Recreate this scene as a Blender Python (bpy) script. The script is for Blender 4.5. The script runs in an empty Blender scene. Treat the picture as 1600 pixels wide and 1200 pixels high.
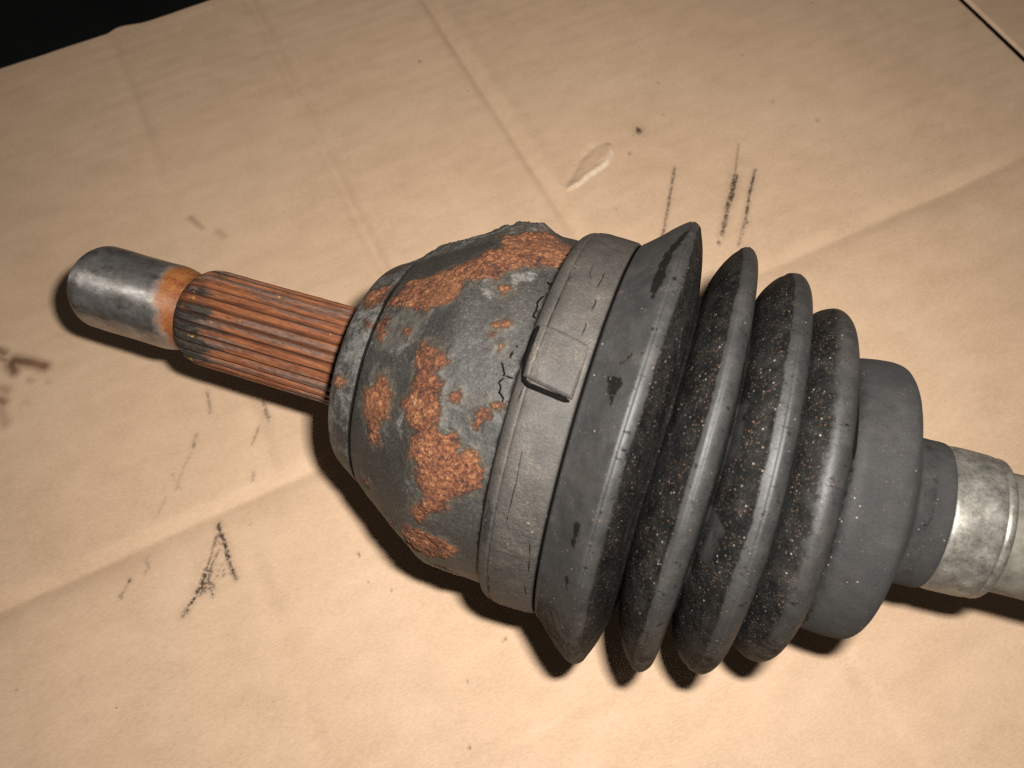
import bpy, math, random
import numpy as np
from mathutils import Matrix, Vector

# ------------------------------------------------------------------ camera, world, flash, exposure
scene = bpy.context.scene
CAM_LOC = (-0.0599, -0.05622, 0.24607)
CAM_ROT = ((0.898259, 0.398421, -0.185447), (-0.439381, 0.805908, -0.396807), (-0.008643, 0.437918, 0.898974))
cam_data = bpy.data.cameras.new('camera')
cam = bpy.data.objects.new('camera', cam_data)
scene.collection.objects.link(cam)
cam.matrix_world = Matrix.Translation(CAM_LOC) @ Matrix(CAM_ROT).to_4x4()
cam_data.sensor_width = 36.0
cam_data.lens = 36.0 * 1280.0 / 1600.0
cam_data.clip_start = 0.005
cam_data.clip_end = 20.0
cam_data.dof.use_dof = True
cam_data.dof.focus_distance = 0.205
cam_data.dof.aperture_fstop = 19.0
scene.camera = cam

world = bpy.data.worlds.new('World')
scene.world = world
world.use_nodes = True
bg = world.node_tree.nodes['Background']
bg.inputs['Color'].default_value = (1.0, 0.93, 0.84, 1)
bg.inputs['Strength'].default_value = 0.04

flash_data = bpy.data.lights.new('camera_flash', 'AREA')          # the camera's own small flash, up and right of the lens
flash_data.shape = 'RECTANGLE'
flash_data.size = 0.013
flash_data.size_y = 0.008
flash_data.energy = 1.36
flash_data.spread = math.radians(178)
flash_data.color = (1.0, 0.965, 0.915)
flash = bpy.data.objects.new('camera_flash', flash_data)
scene.collection.objects.link(flash)
Rc = Matrix(CAM_ROT)
flash.matrix_world = Matrix.Translation(Vector(CAM_LOC) + Rc @ Vector((0.020, 0.019, 0.0))) @ Rc.to_4x4() @ Matrix.Rotation(math.radians(5), 4, 'X') @ Matrix.Rotation(math.radians(-5), 4, 'Y')

scene.view_settings.view_transform = 'Standard'
scene.view_settings.look = 'None'
scene.view_settings.gamma = 1.0
scene.view_settings.exposure = 0.0
scene.cycles.use_denoising = False            # keep the fine grain of dust, rust and paper
scene.cycles.use_adaptive_sampling = False
scene.cycles.pixel_filter_type = 'BLACKMAN_HARRIS'
scene.cycles.filter_width = 1.35

# ------------------------------------------------------------------ marks measured on the object
# (s, a): millimetres along the shaft, degrees round it; board marks are millimetres on the sheet
RUST = [[(-62.5,1.8),(-61.8,7.2),(-59.7,14.8),(-53.9,15.5),(-48.8,17.6),(-44.2,21.1),(-40.1,26.2),(-41.8,34.9),(-37.3,37.0),(-33.7,47.4),(-24.6,36.8),(-22.5,25.9),(-24.8,21.5),(-30.0,21.8),(-34.7,16.0),(-36.3,10.5),(-39.8,9.0),(-43.5,9.0),(-43.0,4.4),(-45.7,0.8),(-48.7,-0.6),(-49.4,-3.2),(-52.0,-1.2),(-56.8,0.8)],[(-61.9,-6.5),(-60.7,-2.6),(-58.5,-4.2),(-58.8,-9.2),(-58.9,-13.2),(-61.1,-11.7)],[(-54.2,-8.0),(-52.0,-8.3),(-51.9,-10.4),(-53.6,-10.2)],[(-57.7,-24.9),(-54.3,-26.3),(-51.7,-29.9),(-50.5,-38.3),(-51.1,-38.9),(-52.9,-40.8),(-51.8,-49.2),(-55.7,-51.4),(-57.0,-45.4),(-59.3,-38.4),(-59.8,-32.6),(-57.3,-29.1)],[(-47.9,-17.2),(-47.8,-12.2),(-45.7,-12.4),(-43.0,-14.9),(-40.3,-14.2),(-39.2,-16.7),(-40.8,-19.4),(-42.4,-20.5),(-39.0,-22.7),(-38.7,-25.8),(-39.5,-28.3),(-38.7,-29.8),(-37.7,-34.8),(-34.1,-34.9),(-32.7,-37.6),(-32.6,-40.9),(-31.0,-37.5),(-28.5,-37.7),(-26.1,-42.4),(-26.2,-47.6),(-30.4,-50.5),(-32.6,-54.2),(-32.3,-57.3),(-36.7,-61.4),(-38.5,-66.0),(-41.1,-63.6),(-40.8,-59.4),(-38.0,-55.3),(-40.9,-51.2),(-40.4,-46.5),(-43.7,-46.2),(-43.8,-41.3),(-43.0,-37.4),(-46.1,-35.4),(-48.4,-32.1),(-46.7,-27.7),(-46.5,-24.1),(-46.3,-21.0)],[(-42.9,-71.1),(-39.5,-68.7),(-36.5,-69.6),(-33.6,-69.0),(-29.5,-72.9),(-32.5,-79.9),(-36.7,-83.8),(-43.8,-83.6),(-44.2,-75.1)],[(-37.8,-89.5),(-33.2,-89.0),(-31.0,-96.0)],[(-58.0,-71.1),(-55.4,-68.3),(-54.1,-70.4),(-56.5,-74.3)],[(-51.3,-82.3),(-47.7,-79.7),(-47.6,-83.9),(-50.7,-83.1)],[(-31.4,-27.4),(-30.5,-25.5),(-27.4,-26.4),(-27.0,-28.4),(-28.4,-29.4),(-30.1,-31.7)],[(-28.3,-24.2),(-25.3,-23.2),(-24.9,-24.5),(-27.6,-25.5)],[(-37.1,-24.7),(-35.6,-23.7),(-35.5,-26.3),(-37.0,-26.5)],[(-31.0,-8.4),(-29.9,-8.0),(-29.1,-9.3),(-30.1,-10.3)],[(-33.0,-5.7),(-31.9,-5.9),(-31.9,-7.3),(-32.6,-7.3)],[(-33.3,-3.3),(-32.1,-2.9),(-32.3,-3.8)],[(-31.5,-2.0),(-30.2,-2.2),(-30.7,-3.3)],[(-35.3,8.6),(-33.7,9.2),(-34.0,7.1)],[(-68.7,-31.9),(-67.0,-31.9),(-66.2,-33.7),(-66.5,-36.0),(-68.0,-37.7),(-69.6,-37.6),(-70.0,-35.4)],[(-69.7,5.4),(-69.5,13.5),(-66.3,16.1),(-64.1,15.8),(-62.9,11.2),(-63.3,4.6),(-65.1,3.0),(-67.5,1.2)],[(-66.7,-4.3),(-64.6,-5.3),(-63.2,-8.2),(-64.7,-9.6)]]
WHITE = [[(-34.3,14.4),(-29.4,17.7),(-29.0,14.6),(-32.7,11.8)],[(-38.8,6.9),(-37.3,8.0),(-36.1,4.7),(-37.5,4.0)],[(-46.6,-28.3),(-45.5,-28.4),(-47.0,-36.3),(-46.5,-42.2),(-48.3,-38.3)],[(-42.9,-52.7),(-41.3,-52.1),(-40.9,-56.6),(-42.0,-56.1)],[(-55.0,-16.9),(-52.8,-12.9),(-51.6,-11.4),(-50.5,-13.3),(-52.7,-17.1)],[(-39.5,25.6),(-37.6,26.9),(-37.0,22.8),(-39.1,22.3)],[(-65.5,8.8),(-63.7,8.2),(-63.0,3.4),(-64.8,4.0)],[(-64.9,-6.4),(-63.4,-3.5),(-61.4,-17.5),(-62.4,-21.1)]]
OLIVE = [[(-62.7,-1.6),(-53.5,0.4),(-48.5,-2.8),(-48.5,-9.7),(-51.8,-12.8),(-54.3,-17.4),(-59.0,-17.0),(-61.9,-10.9)],[(-59.3,-23.2),(-53.5,-22.7),(-51.7,-27.3),(-50.4,-42.9),(-57.1,-50.8),(-60.6,-39.4),(-60.3,-29.8)]]
BLACK = [[(-0.9,35.5),(-0.2,36.5),(-1.1,26.9),(-2.3,23.1),(-2.1,16.6),(-1.9,12.3),(-3.0,7.7),(-4.1,11.3),(-4.1,17.2),(-3.9,23.0),(-2.8,28.0)],[(-6.7,-10.9),(-3.8,-11.2),(-3.3,-13.2),(-4.2,-15.7),(-4.1,-17.7),(-5.6,-15.2)],[(-4.8,-8.0),(-3.0,-5.2),(-3.0,-6.3),(-4.5,-8.2)],[(-4.8,-43.3),(-3.6,-42.9),(-3.4,-45.5),(-3.8,-49.1),(-4.6,-48.3)],[(-4.3,-56.3),(-3.4,-56.6),(-3.0,-59.6),(-3.8,-59.2)],[(-0.4,14.0),(0.3,15.3),(0.3,13.4),(-0.2,13.1)]]
CRACKS = [[(-24.5,22.6),(-23.9,20.9),(-23.9,19.3)],[(-25.4,15.1),(-24.8,14.1),(-24.3,15.0),(-23.7,14.9)],[(-24.7,9.6),(-25.7,6.9),(-25.1,5.5),(-25.2,4.0),(-25.4,2.0),(-24.4,1.5)],[(-26.3,-7.5),(-26.1,-8.2)],[(-26.7,-9.3),(-26.8,-11.6)],[(-28.1,-13.1),(-27.7,-14.2),(-26.8,-15.7),(-26.9,-16.6)],[(-26.6,-16.3),(-25.4,-16.5),(-25.0,-16.2)],[(-26.7,-16.8),(-27.4,-18.6),(-26.7,-20.1),(-26.9,-21.0),(-25.6,-21.9),(-25.6,-23.2)]]
STAMPS = [[(-21.0,21.8),(-21.0,17.0)],[(-21.2,16.3),(-21.3,9.4)],[(-21.3,8.8),(-21.7,2.9)],[(-21.7,2.4),(-21.8,-3.1)],[(-17.8,22.8),(-17.6,18.1),(-16.8,15.5)],[(-14.8,20.2),(-14.7,16.8),(-15.1,13.2)],[(-14.5,9.1),(-14.1,9.1),(-14.3,5.6)],[(-14.7,1.8),(-14.3,1.3),(-14.5,-2.1)],[(-22.5,-17.9),(-22.7,-22.4)],[(-19.1,-30.8),(-18.7,-40.9),(-18.9,-49.5)],[(-18.9,-49.7),(-18.8,-52.3),(-18.0,-54.0)],[(-13.5,-55.2),(-12.9,-60.2)],[(-12.9,-61.5),(-12.6,-66.6)],[(-13.1,-73.0),(-12.5,-78.0)],[(-21.3,-70.6),(-21.2,-86.0)]]
TAB = [(-23.1,-5.4),(-17.8,-3.7),(-13.8,-2.7),(-11.9,-16.3),(-18.9,-17.0),(-22.0,-16.6),(-23.4,-15.4),(-23.4,-11.3)]
CLAMPBLK = [[(-23.7,-47.7),(-22.2,-51.0),(-22.2,-61.7),(-23.5,-61.6),(-23.9,-55.3)]]
STROKES = [([(-111.9,49.6),(-112.1,45.9),(-111.7,42.4),(-112.2,37.7)],1.3,1.0),([(-112.2,37.7),(-112.4,35.0),(-112.1,33.4)],1.0,0.9),([(-112.4,33.9),(-111.9,30.5)],0.9,0.8),([(-113.3,46.5),(-116.5,41.4),(-119.6,36.4)],0.5,0.7),([(-114.1,41.3),(-117.0,38.4),(-119.5,35.3)],0.6,0.7),([(-119.6,36.4),(-121.1,33.9),(-123.7,32.0)],1.6,0.9),([(-120.2,34.5),(-119.5,31.5)],2.0,0.8),([(-119.9,29.4),(-119.9,28.9)],1.6,1.0),([(-122.2,32.4),(-125.9,30.0),(-127.8,28.8)],0.9,0.9),([(-127.8,28.8),(-129.3,27.5)],1.6,0.7),([(-117.4,38.5),(-112.0,35.0)],0.25,0.5),([(-118.4,36.5),(-112.0,33.7)],0.25,0.5),([(-118.5,34.8),(-113.1,33.0)],0.25,0.5),([(-114.5,44.6),(-111.6,42.7)],0.35,0.6),([(-115.2,43.6),(-111.9,42.0)],0.35,0.6),([(-118.8,33.9),(-115.1,32.9)],0.25,0.4),([(-119.0,36.5),(-120.3,34.6),(-121.7,32.7)],3.0,0.75),([(-119.5,32.1),(-121.1,31.4),(-123.2,31.1)],1.6,0.6),([(-112.4,47.6),(-114.3,44.5),(-116.0,42.3)],0.5,0.6),([(-141.0,44.6),(-141.3,44.3)],1.6,0.9),([(-144.8,40.9),(-144.8,40.5)],1.7,0.9),([(-141.1,44.2),(-144.7,40.9)],0.5,0.4),([(-135.0,48.7),(-135.0,45.9),(-136.2,45.0)],0.9,0.4),([(-101.7,95.0),(-102.2,90.5),(-102.9,87.0)],1.0,0.5),([(-109.5,81.3),(-111.5,77.4)],0.9,0.5),([(-112.2,76.5),(-116.9,71.5),(-120.5,66.1)],0.5,0.25),([(-119.9,71.8),(-119.0,65.4)],0.4,0.25),([(-123.8,65.4),(-128.5,60.1)],0.7,0.2),([(-85.8,82.9),(-86.4,78.8),(-86.3,76.2)],1.2,0.6),([(-90.1,75.5),(-94.1,70.0)],0.5,0.5),([(-96.8,60.4),(-97.7,58.4)],1.0,0.35),([(87.1,107.5),(77.8,95.8),(66.9,82.2)],0.9,0.7),([(115.4,106.6),(106.1,94.6)],0.6,0.5),([(105.6,93.8),(99.4,86.7),(94.6,82.4)],2.0,1.0),([(97.9,85.7),(89.8,76.6),(86.6,73.3)],1.6,0.75),([(83.6,70.7),(83.4,69.9)],1.8,0.9),([(90.4,77.9),(88.9,76.4)],1.6,0.5),([(114.1,93.0),(106.4,84.9),(99.4,76.7)],0.9,0.9),([(99.4,76.7),(94.1,71.2),(89.6,66.5)],1.1,0.5),([(98.6,75.5),(97.6,74.0)],1.5,0.7),([(84.6,130.7),(84.0,129.1)],2.2,0.9),([(75.1,121.6),(75.0,120.9)],1.6,0.6),([(149.9,103.2),(149.7,102.6)],1.8,0.6),([(103.8,148.9),(103.9,148.5)],1.6,0.5),([(96.9,133.1),(96.9,132.7)],1.3,0.5),([(142.9,146.2),(143.0,145.8)],1.6,0.5),([(57.8,100.7),(57.7,100.1)],1.2,0.4),([(139.7,119.3),(139.7,118.9)],1.2,0.4),([(21.8,203.2),(21.9,202.7)],1.8,0.6),([(-76.3,21.4),(-76.2,20.9)],1.1,0.9),([(-76.8,12.2),(-76.7,11.9)],0.9,0.7),([(-47.7,-20.9),(-46.9,-20.6)],1.2,1.0),([(-71.5,7.0),(-71.4,6.7)],0.8,0.6),([(-61.8,-26.3),(-61.7,-26.5)],0.9,0.7),([(-68.5,-42.2),(-68.4,-42.4)],0.9,0.8),([(-113.1,-7.2),(-113.0,-7.4)],0.8,0.6),([(-103.0,45.2),(-102.8,45.2)],0.9,0.5),([(-177.9,28.2),(-177.8,27.9)],1.2,0.5)]
BROWN = [([(-157.4,135.7),(-153.0,132.7),(-148.4,128.8)],3.2,1.0),([(-158.4,134.8),(-158.2,131.5)],3.4,1.0),([(-161.0,141.4),(-160.0,140.0)],2.5,0.8),([(-161.6,138.6),(-158.6,135.8)],1.2,0.7),([(-154.4,125.8),(-153.5,124.9)],2.2,0.4),([(-148.9,122.5),(-148.2,121.7)],2.0,0.25),([(-163.7,127.0),(-162.0,125.3)],3,0.5),([(-164.6,122.6),(-163.6,121.3)],2.6,0.8),([(-165.2,119.1),(-164.6,113.6)],3.0,0.4),([(-157.6,118.2),(-156.4,117.3)],1.8,0.25),([(-86.1,167.3),(-84.5,162.6)],1.4,0.5),([(-84.1,162.4),(-83.6,160.9)],1.0,0.4),([(-79.0,156.7),(-77.4,153.9)],1.6,0.3)]
GOUGE = [(45.9,119.1),(55.0,124.9),(67.3,129.4),(67.7,125.0),(63.8,120.5),(54.7,119.1),(45.0,118.9)]

# ------------------------------------------------------------------ numeric helpers
rng = np.random.default_rng(7)
_perm = rng.random((64, 64, 64)).astype(np.float32)
def vnoise(p):
    p = np.asarray(p, np.float32)
    i = np.floor(p).astype(np.int32); f = p - i; f = f * f * (3 - 2 * f)
    i0 = i & 63; i1 = (i + 1) & 63
    a = _perm
    x0, y0, z0 = i0[..., 0], i0[..., 1], i0[..., 2]; x1, y1, z1 = i1[..., 0], i1[..., 1], i1[..., 2]
    fx, fy, fz = f[..., 0], f[..., 1], f[..., 2]
    c00 = a[x0, y0, z0] * (1 - fx) + a[x1, y0, z0] * fx
    c10 = a[x0, y1, z0] * (1 - fx) + a[x1, y1, z0] * fx
    c01 = a[x0, y0, z1] * (1 - fx) + a[x1, y0, z1] * fx
    c11 = a[x0, y1, z1] * (1 - fx) + a[x1, y1, z1] * fx
    return ((c00 * (1 - fy) + c10 * fy) * (1 - fz) + (c01 * (1 - fy) + c11 * fy) * fz) * 2 - 1
def fbm(p, scale, octs=3, seed=0.0):
    p = np.asarray(p, np.float32) * scale + seed * 7.31
    v = 0; a = 1.0; t = 0
    for k in range(octs):
        v = v + a * vnoise(p + k * 11.7); t += a; a *= 0.5; p = p * 2.03
    return v / t
def sstep(a, b, x):
    t = np.clip((x - a) / (b - a), 0, 1); return t * t * (3 - 2 * t)
def poly_sdf(px, py, poly):
    """signed distance, positive inside"""
    poly = np.asarray(poly, float)
    d = np.full(px.shape, 1e9); inside = np.zeros(px.shape, bool)
    n = len(poly)
    for i in range(n):
        ax, ay = poly[i]; bx, by = poly[(i + 1) % n]
        ex, ey = bx - ax, by - ay
        t = np.clip(((px - ax) * ex + (py - ay) * ey) / (ex * ex + ey * ey + 1e-12), 0, 1)
        d = np.minimum(d, (px - ax - t * ex) ** 2 + (py - ay - t * ey) ** 2)
        c = ((ay > py) != (by > py))
        with np.errstate(divide='ignore', invalid='ignore'):
            xx = ax + (py - ay) * ex / (ey if ey != 0 else 1e-12)
        inside ^= c & (px < xx)
    d = np.sqrt(d)
    return np.where(inside, d, -d)
def line_dist(px, py, pts):
    d = np.full(px.shape, 1e9)
    pts = [pts[0]] + list(pts) if len(pts) == 1 else pts
    for (ax, ay), (bx, by) in zip(pts[:-1], pts[1:]):
        ex, ey = bx - ax, by - ay
        t = np.clip(((px - ax) * ex + (py - ay) * ey) / (ex * ex + ey * ey + 1e-12), 0, 1)
        d = np.minimum(d, (px - ax - t * ex) ** 2 + (py - ay - t * ey) ** 2)
    return np.sqrt(d)
def union_sdf(s, arc, polys, rad):
    """polygons given in (s, degrees); arc is the surface's own arc length coordinate at radius rad(mm)"""
    out = np.full(s.shape, -99.0)
    for P in polys:
        if len(P) < 3: continue
        P = np.array(P, float)
        rr = np.interp(P[:, 0].mean(), rad[0], rad[1])
        Q = np.stack([P[:, 0], np.radians(P[:, 1]) * rr], 1)
        b = 14
        m = (s > Q[:, 0].min() - b) & (s < Q[:, 0].max() + b) & (arc * rr > Q[:, 1].min() - b) & (arc * rr < Q[:, 1].max() + b)
        if m.any():
            out[m] = np.maximum(out[m], poly_sdf(s[m], arc[m] * rr, Q))
    return out

def smooth_profile(pts, step):
    """Catmull-Rom through (s, r) control points, resampled at about `step` mm along the curve"""
    P = np.array(pts, float); P = np.vstack([2 * P[0] - P[1], P, 2 * P[-1] - P[-2]])
    out = []
    for i in range(1, len(P) - 2):
        p0, p1, p2, p3 = P[i - 1:i + 3]
        d = [max(np.linalg.norm(b - a), 1e-6) ** 0.5 for a, b in ((p0, p1), (p1, p2), (p2, p3))]
        t0, t1 = 0, d[0]; t2 = t1 + d[1]; t3 = t2 + d[2]
        m = max(1, int(np.ceil(np.linalg.norm(p2 - p1) / step)))
        for k in range(m):
            t = t1 + (t2 - t1) * k / m
            A1 = (t1 - t) / (t1 - t0) * p0 + (t - t0) / (t1 - t0) * p1
            A2 = (t2 - t) / (t2 - t1) * p1 + (t - t1) / (t2 - t1) * p2
            A3 = (t3 - t) / (t3 - t2) * p2 + (t - t2) / (t3 - t2) * p3
            B1 = (t2 - t) / (t2 - t0) * A1 + (t - t0) / (t2 - t0) * A2
            B2 = (t3 - t) / (t3 - t1) * A2 + (t - t1) / (t3 - t1) * A3
            out.append((t2 - t) / (t2 - t1) * B1 + (t - t1) / (t2 - t1) * B2)
    out.append(P[-2])
    return np.array(out)

# the bellows and the bar behind them lean a little out of the joint's own axis
BEND_B = np.array([0.0, 0.908, 0.419]); BEND_MAX = math.radians(3.0)
_bs = np.linspace(-10, 420, 1721)
_bphi = BEND_MAX * np.clip((_bs + 6) / 46, 0, 1)
_bc = np.concatenate([[0], np.cumsum(np.tan(_bphi[:-1]) * np.diff(_bs))])
def bend(V, s):
    phi = np.interp(s, _bs, _bphi); c = np.interp(s, _bs, _bc)
    rb = V[..., 1] * BEND_B[1] + V[..., 2] * BEND_B[2]
    out = V.copy()
    out[..., 0] = V[..., 0] - rb * np.sin(phi)
    k = c + rb * (np.cos(phi) - 1)
    out[..., 1] += k * BEND_B[1]; out[..., 2] += k * BEND_B[2]
    return out

def mesh_from_grid(name, V, wrap_v, attrs=None, flip=False, caps=True):
    """V: (n, m, 3) metres"""
    n, m = V.shape[:2]
    idx = np.arange(n * m).reshape(n, m)
    if wrap_v:
        a = idx[:-1]; b = idx[1:]
        q = np.stack([a, b, np.roll(b, -1, 1), np.roll(a, -1, 1)], -1).reshape(-1, 4)
    else:
        q = np.stack([idx[:-1, :-1], idx[1:, :-1], idx[1:, 1:], idx[:-1, 1:]], -1).reshape(-1, 4)
    if flip: q = q[:, ::-1]
    me = bpy.data.meshes.new(name)
    verts = V.reshape(-1, 3).astype(np.float32)
    faces_extra = []
    if wrap_v and caps:
        faces_extra = [idx[0][::1], idx[-1][::-1]]
        if flip: faces_extra = [f[::-1] for f in faces_extra]
    nl = q.size + sum(len(f) for f in faces_extra)
    me.vertices.add(len(verts)); me.vertices.foreach_set('co', verts.ravel())
    loops = np.concatenate([q.ravel()] + [np.asarray(f) for f in faces_extra]).astype(np.int32)
    me.loops.add(nl); me.loops.foreach_set('vertex_index', loops)
    np_ = len(q) + len(faces_extra)
    starts = np.concatenate([np.arange(len(q)) * 4, (q.size + np.cumsum([0] + [len(f) for f in faces_extra])[:-1]) if faces_extra else np.zeros(0)]).astype(np.int32)
    me.polygons.add(np_); me.polygons.foreach_set('loop_start', starts)
    me.update(calc_edges=True); me.validate()
    me.polygons.foreach_set('use_smooth', np.ones(len(me.polygons), bool))
    for k, v in (attrs or {}).items():
        at = me.attributes.new(k, 'FLOAT', 'POINT')
        at.data.foreach_set('value', np.asarray(v, np.float32).ravel())
    return me
def link(name, me, mat, parent=None):
    o = bpy.data.objects.new(name, me)
    scene.collection.objects.link(o)
    if mat: me.materials.append(mat)
    if parent: o.parent = parent
    return o
def revolve(profile, m, disp=None, bent=False, theta=None):
    """returns S, TH, V(mm) of a turned surface; disp(S, TH, R, P)->mm added to the radius"""
    th = np.linspace(-math.pi, math.pi, m, endpoint=False) if theta is None else theta
    S, TH = np.meshgrid(profile[:, 0], th, indexing='ij')
    R = np.repeat(profile[:, 1:2], len(th), 1)
    P = np.stack([S, R * np.sin(TH), R * np.cos(TH)], -1)
    if disp is not None:
        R = R + disp(S, TH, R, P)
        P = np.stack([S, R * np.sin(TH), R * np.cos(TH)], -1)
    if bent: P = bend(P, S)
    return S, TH, P
def tube(name, pts, rad, mat, parent, k=6):
    """thin tube along 3D points in mm"""
    pts = np.array(pts, float); rings = []
    for i in range(len(pts)):
        t = pts[min(i + 1, len(pts) - 1)] - pts[max(i - 1, 0)]; t /= np.linalg.norm(t)
        u = np.cross(t, [0.31, 0.57, 0.76]); u /= np.linalg.norm(u); v = np.cross(t, u)
        r = rad * (0.35 if i in (0, len(pts) - 1) else 1.0)
        a = np.linspace(0, 2 * math.pi, k, endpoint=False)
        rings.append(pts[i] + r * (np.cos(a)[:, None] * u + np.sin(a)[:, None] * v))
    return link(name, mesh_from_grid(name, np.array(rings) / 1000, True), mat, parent)

# ------------------------------------------------------------------ material helpers
class NT:
    def __init__(self, name):
        self.mat = bpy.data.materials.new(name); self.mat.use_nodes = True
        self.t = self.mat.node_tree; self.n = self.t.nodes; self.l = self.t.links
        self.b = self.n['Principled BSDF']
        self.co = self.n.new('ShaderNodeTexCoord').outputs['Object']
    def set(self, inp, v):
        if hasattr(v, 'is_linked'): self.l.new(v, inp)
        else: inp.default_value = v
    def noise(self, scale, detail=3, rough=0.55, vec=None, dist=0.0):
        x = self.n.new('ShaderNodeTexNoise'); x.inputs['Scale'].default_value = scale; x.inputs['Detail'].default_value = detail
        x.inputs['Roughness'].default_value = rough; x.inputs['Distortion'].default_value = dist
        self.l.new(vec or self.co, x.inputs['Vector']); return x.outputs['Fac']
    def voro(self, scale, feature='F1', vec=None, out='Distance'):
        x = self.n.new('ShaderNodeTexVoronoi'); x.feature = feature; x.inputs['Scale'].default_value = scale
        self.l.new(vec or self.co, x.inputs['Vector']); return x.outputs[out]
    def attr(self, name):
        x = self.n.new('ShaderNodeAttribute'); x.attribute_name = name; return x.outputs['Fac']
    def math(self, op, a, b=0.0, c=None, clamp=False):
        x = self.n.new('ShaderNodeMath'); x.operation = op; x.use_clamp = clamp
        self.set(x.inputs[0], a); self.set(x.inputs[1], b)
        if c is not None: self.set(x.inputs[2], c)
        return x.outputs[0]
    def ramp(self, v, a, b, lo=0.0, hi=1.0):
        x = self.n.new('ShaderNodeMapRange'); x.interpolation_type = 'SMOOTHSTEP'
        self.set(x.inputs['Value'], v); x.inputs['From Min'].default_value = a; x.inputs['From Max'].default_value = b
        x.inputs['To Min'].default_value = lo; x.inputs['To Max'].default_value = hi; return x.outputs['Result']
    def mix(self, f, a, b, mode='MIX'):
        x = self.n.new('ShaderNodeMix'); x.data_type = 'RGBA'; x.blend_type = mode
        self.set(x.inputs['Factor'], f); self.set(x.inputs[6], col(a)); self.set(x.inputs[7], col(b)); return x.outputs[2]
    def cramp(self, v, stops):
        x = self.n.new('ShaderNodeValToRGB'); e = x.color_ramp.elements
        while len(e) < len(stops): e.new(0.5)
        for k, (p, c) in enumerate(stops): e[k].position = p; e[k].color = col(c)
        self.set(x.inputs['Fac'], v); return x.outputs['Color']
    def vec(self, scale, rot=None):
        x = self.n.new('ShaderNodeMapping'); x.inputs['Scale'].default_value = scale
        if rot: x.inputs['Rotation'].default_value = rot
        self.l.new(self.co, x.inputs['Vector']); return x.outputs['Vector']
    def bump(self, h, strength, dist, normal=None):
        x = self.n.new('ShaderNodeBump'); x.inputs['Strength'].default_value = strength; x.inputs['Distance'].default_value = dist
        self.set(x.inputs['Height'], h)
        if normal: self.l.new(normal, x.inputs['Normal'])
        return x.outputs['Normal']
    def out(self, color=None, rough=None, metal=None, normal=None, spec=None):
        b = self.b.inputs
        if color is not None: self.set(b['Base Color'], col(color))
        if rough is not None: self.set(b['Roughness'], rough)
        if metal is not None: self.set(b['Metallic'], metal)
        if spec is not None: self.set(b['Specular IOR Level'], spec)
        if normal is not None: self.l.new(normal, b['Normal'])
        return self.mat
def col(c):
    if isinstance(c, tuple) and len(c) == 3: return (*c, 1.0)
    return c

def rust_colour(N, vec=None):
    """mottled flaky rust, dark red brown to bright orange"""
    a = N.noise(1150, 6, 0.78); b = N.noise(170, 4, 0.65); v = N.voro(1500, 'F1')
    x = N.math('ADD', N.math('MULTIPLY_ADD', a, 2.1, -0.72), N.math('MULTIPLY_ADD', b, 0.9, -0.28))
    c = N.cramp(x, [(0.18, (0.014, 0.008, 0.006)), (0.34, (0.048, 0.019, 0.011)), (0.50, (0.115, 0.039, 0.018)), (0.65, (0.18, 0.067, 0.027)), (0.80, (0.27, 0.13, 0.058)), (0.95, (0.40, 0.27, 0.16))])
    pale = N.ramp(N.noise(75, 3, 0.6), 0.50, 0.68)
    c = N.mix(N.math('MULTIPLY', pale, 0.28), c, (0.25, 0.105, 0.04))
    return c, a, v

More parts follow.
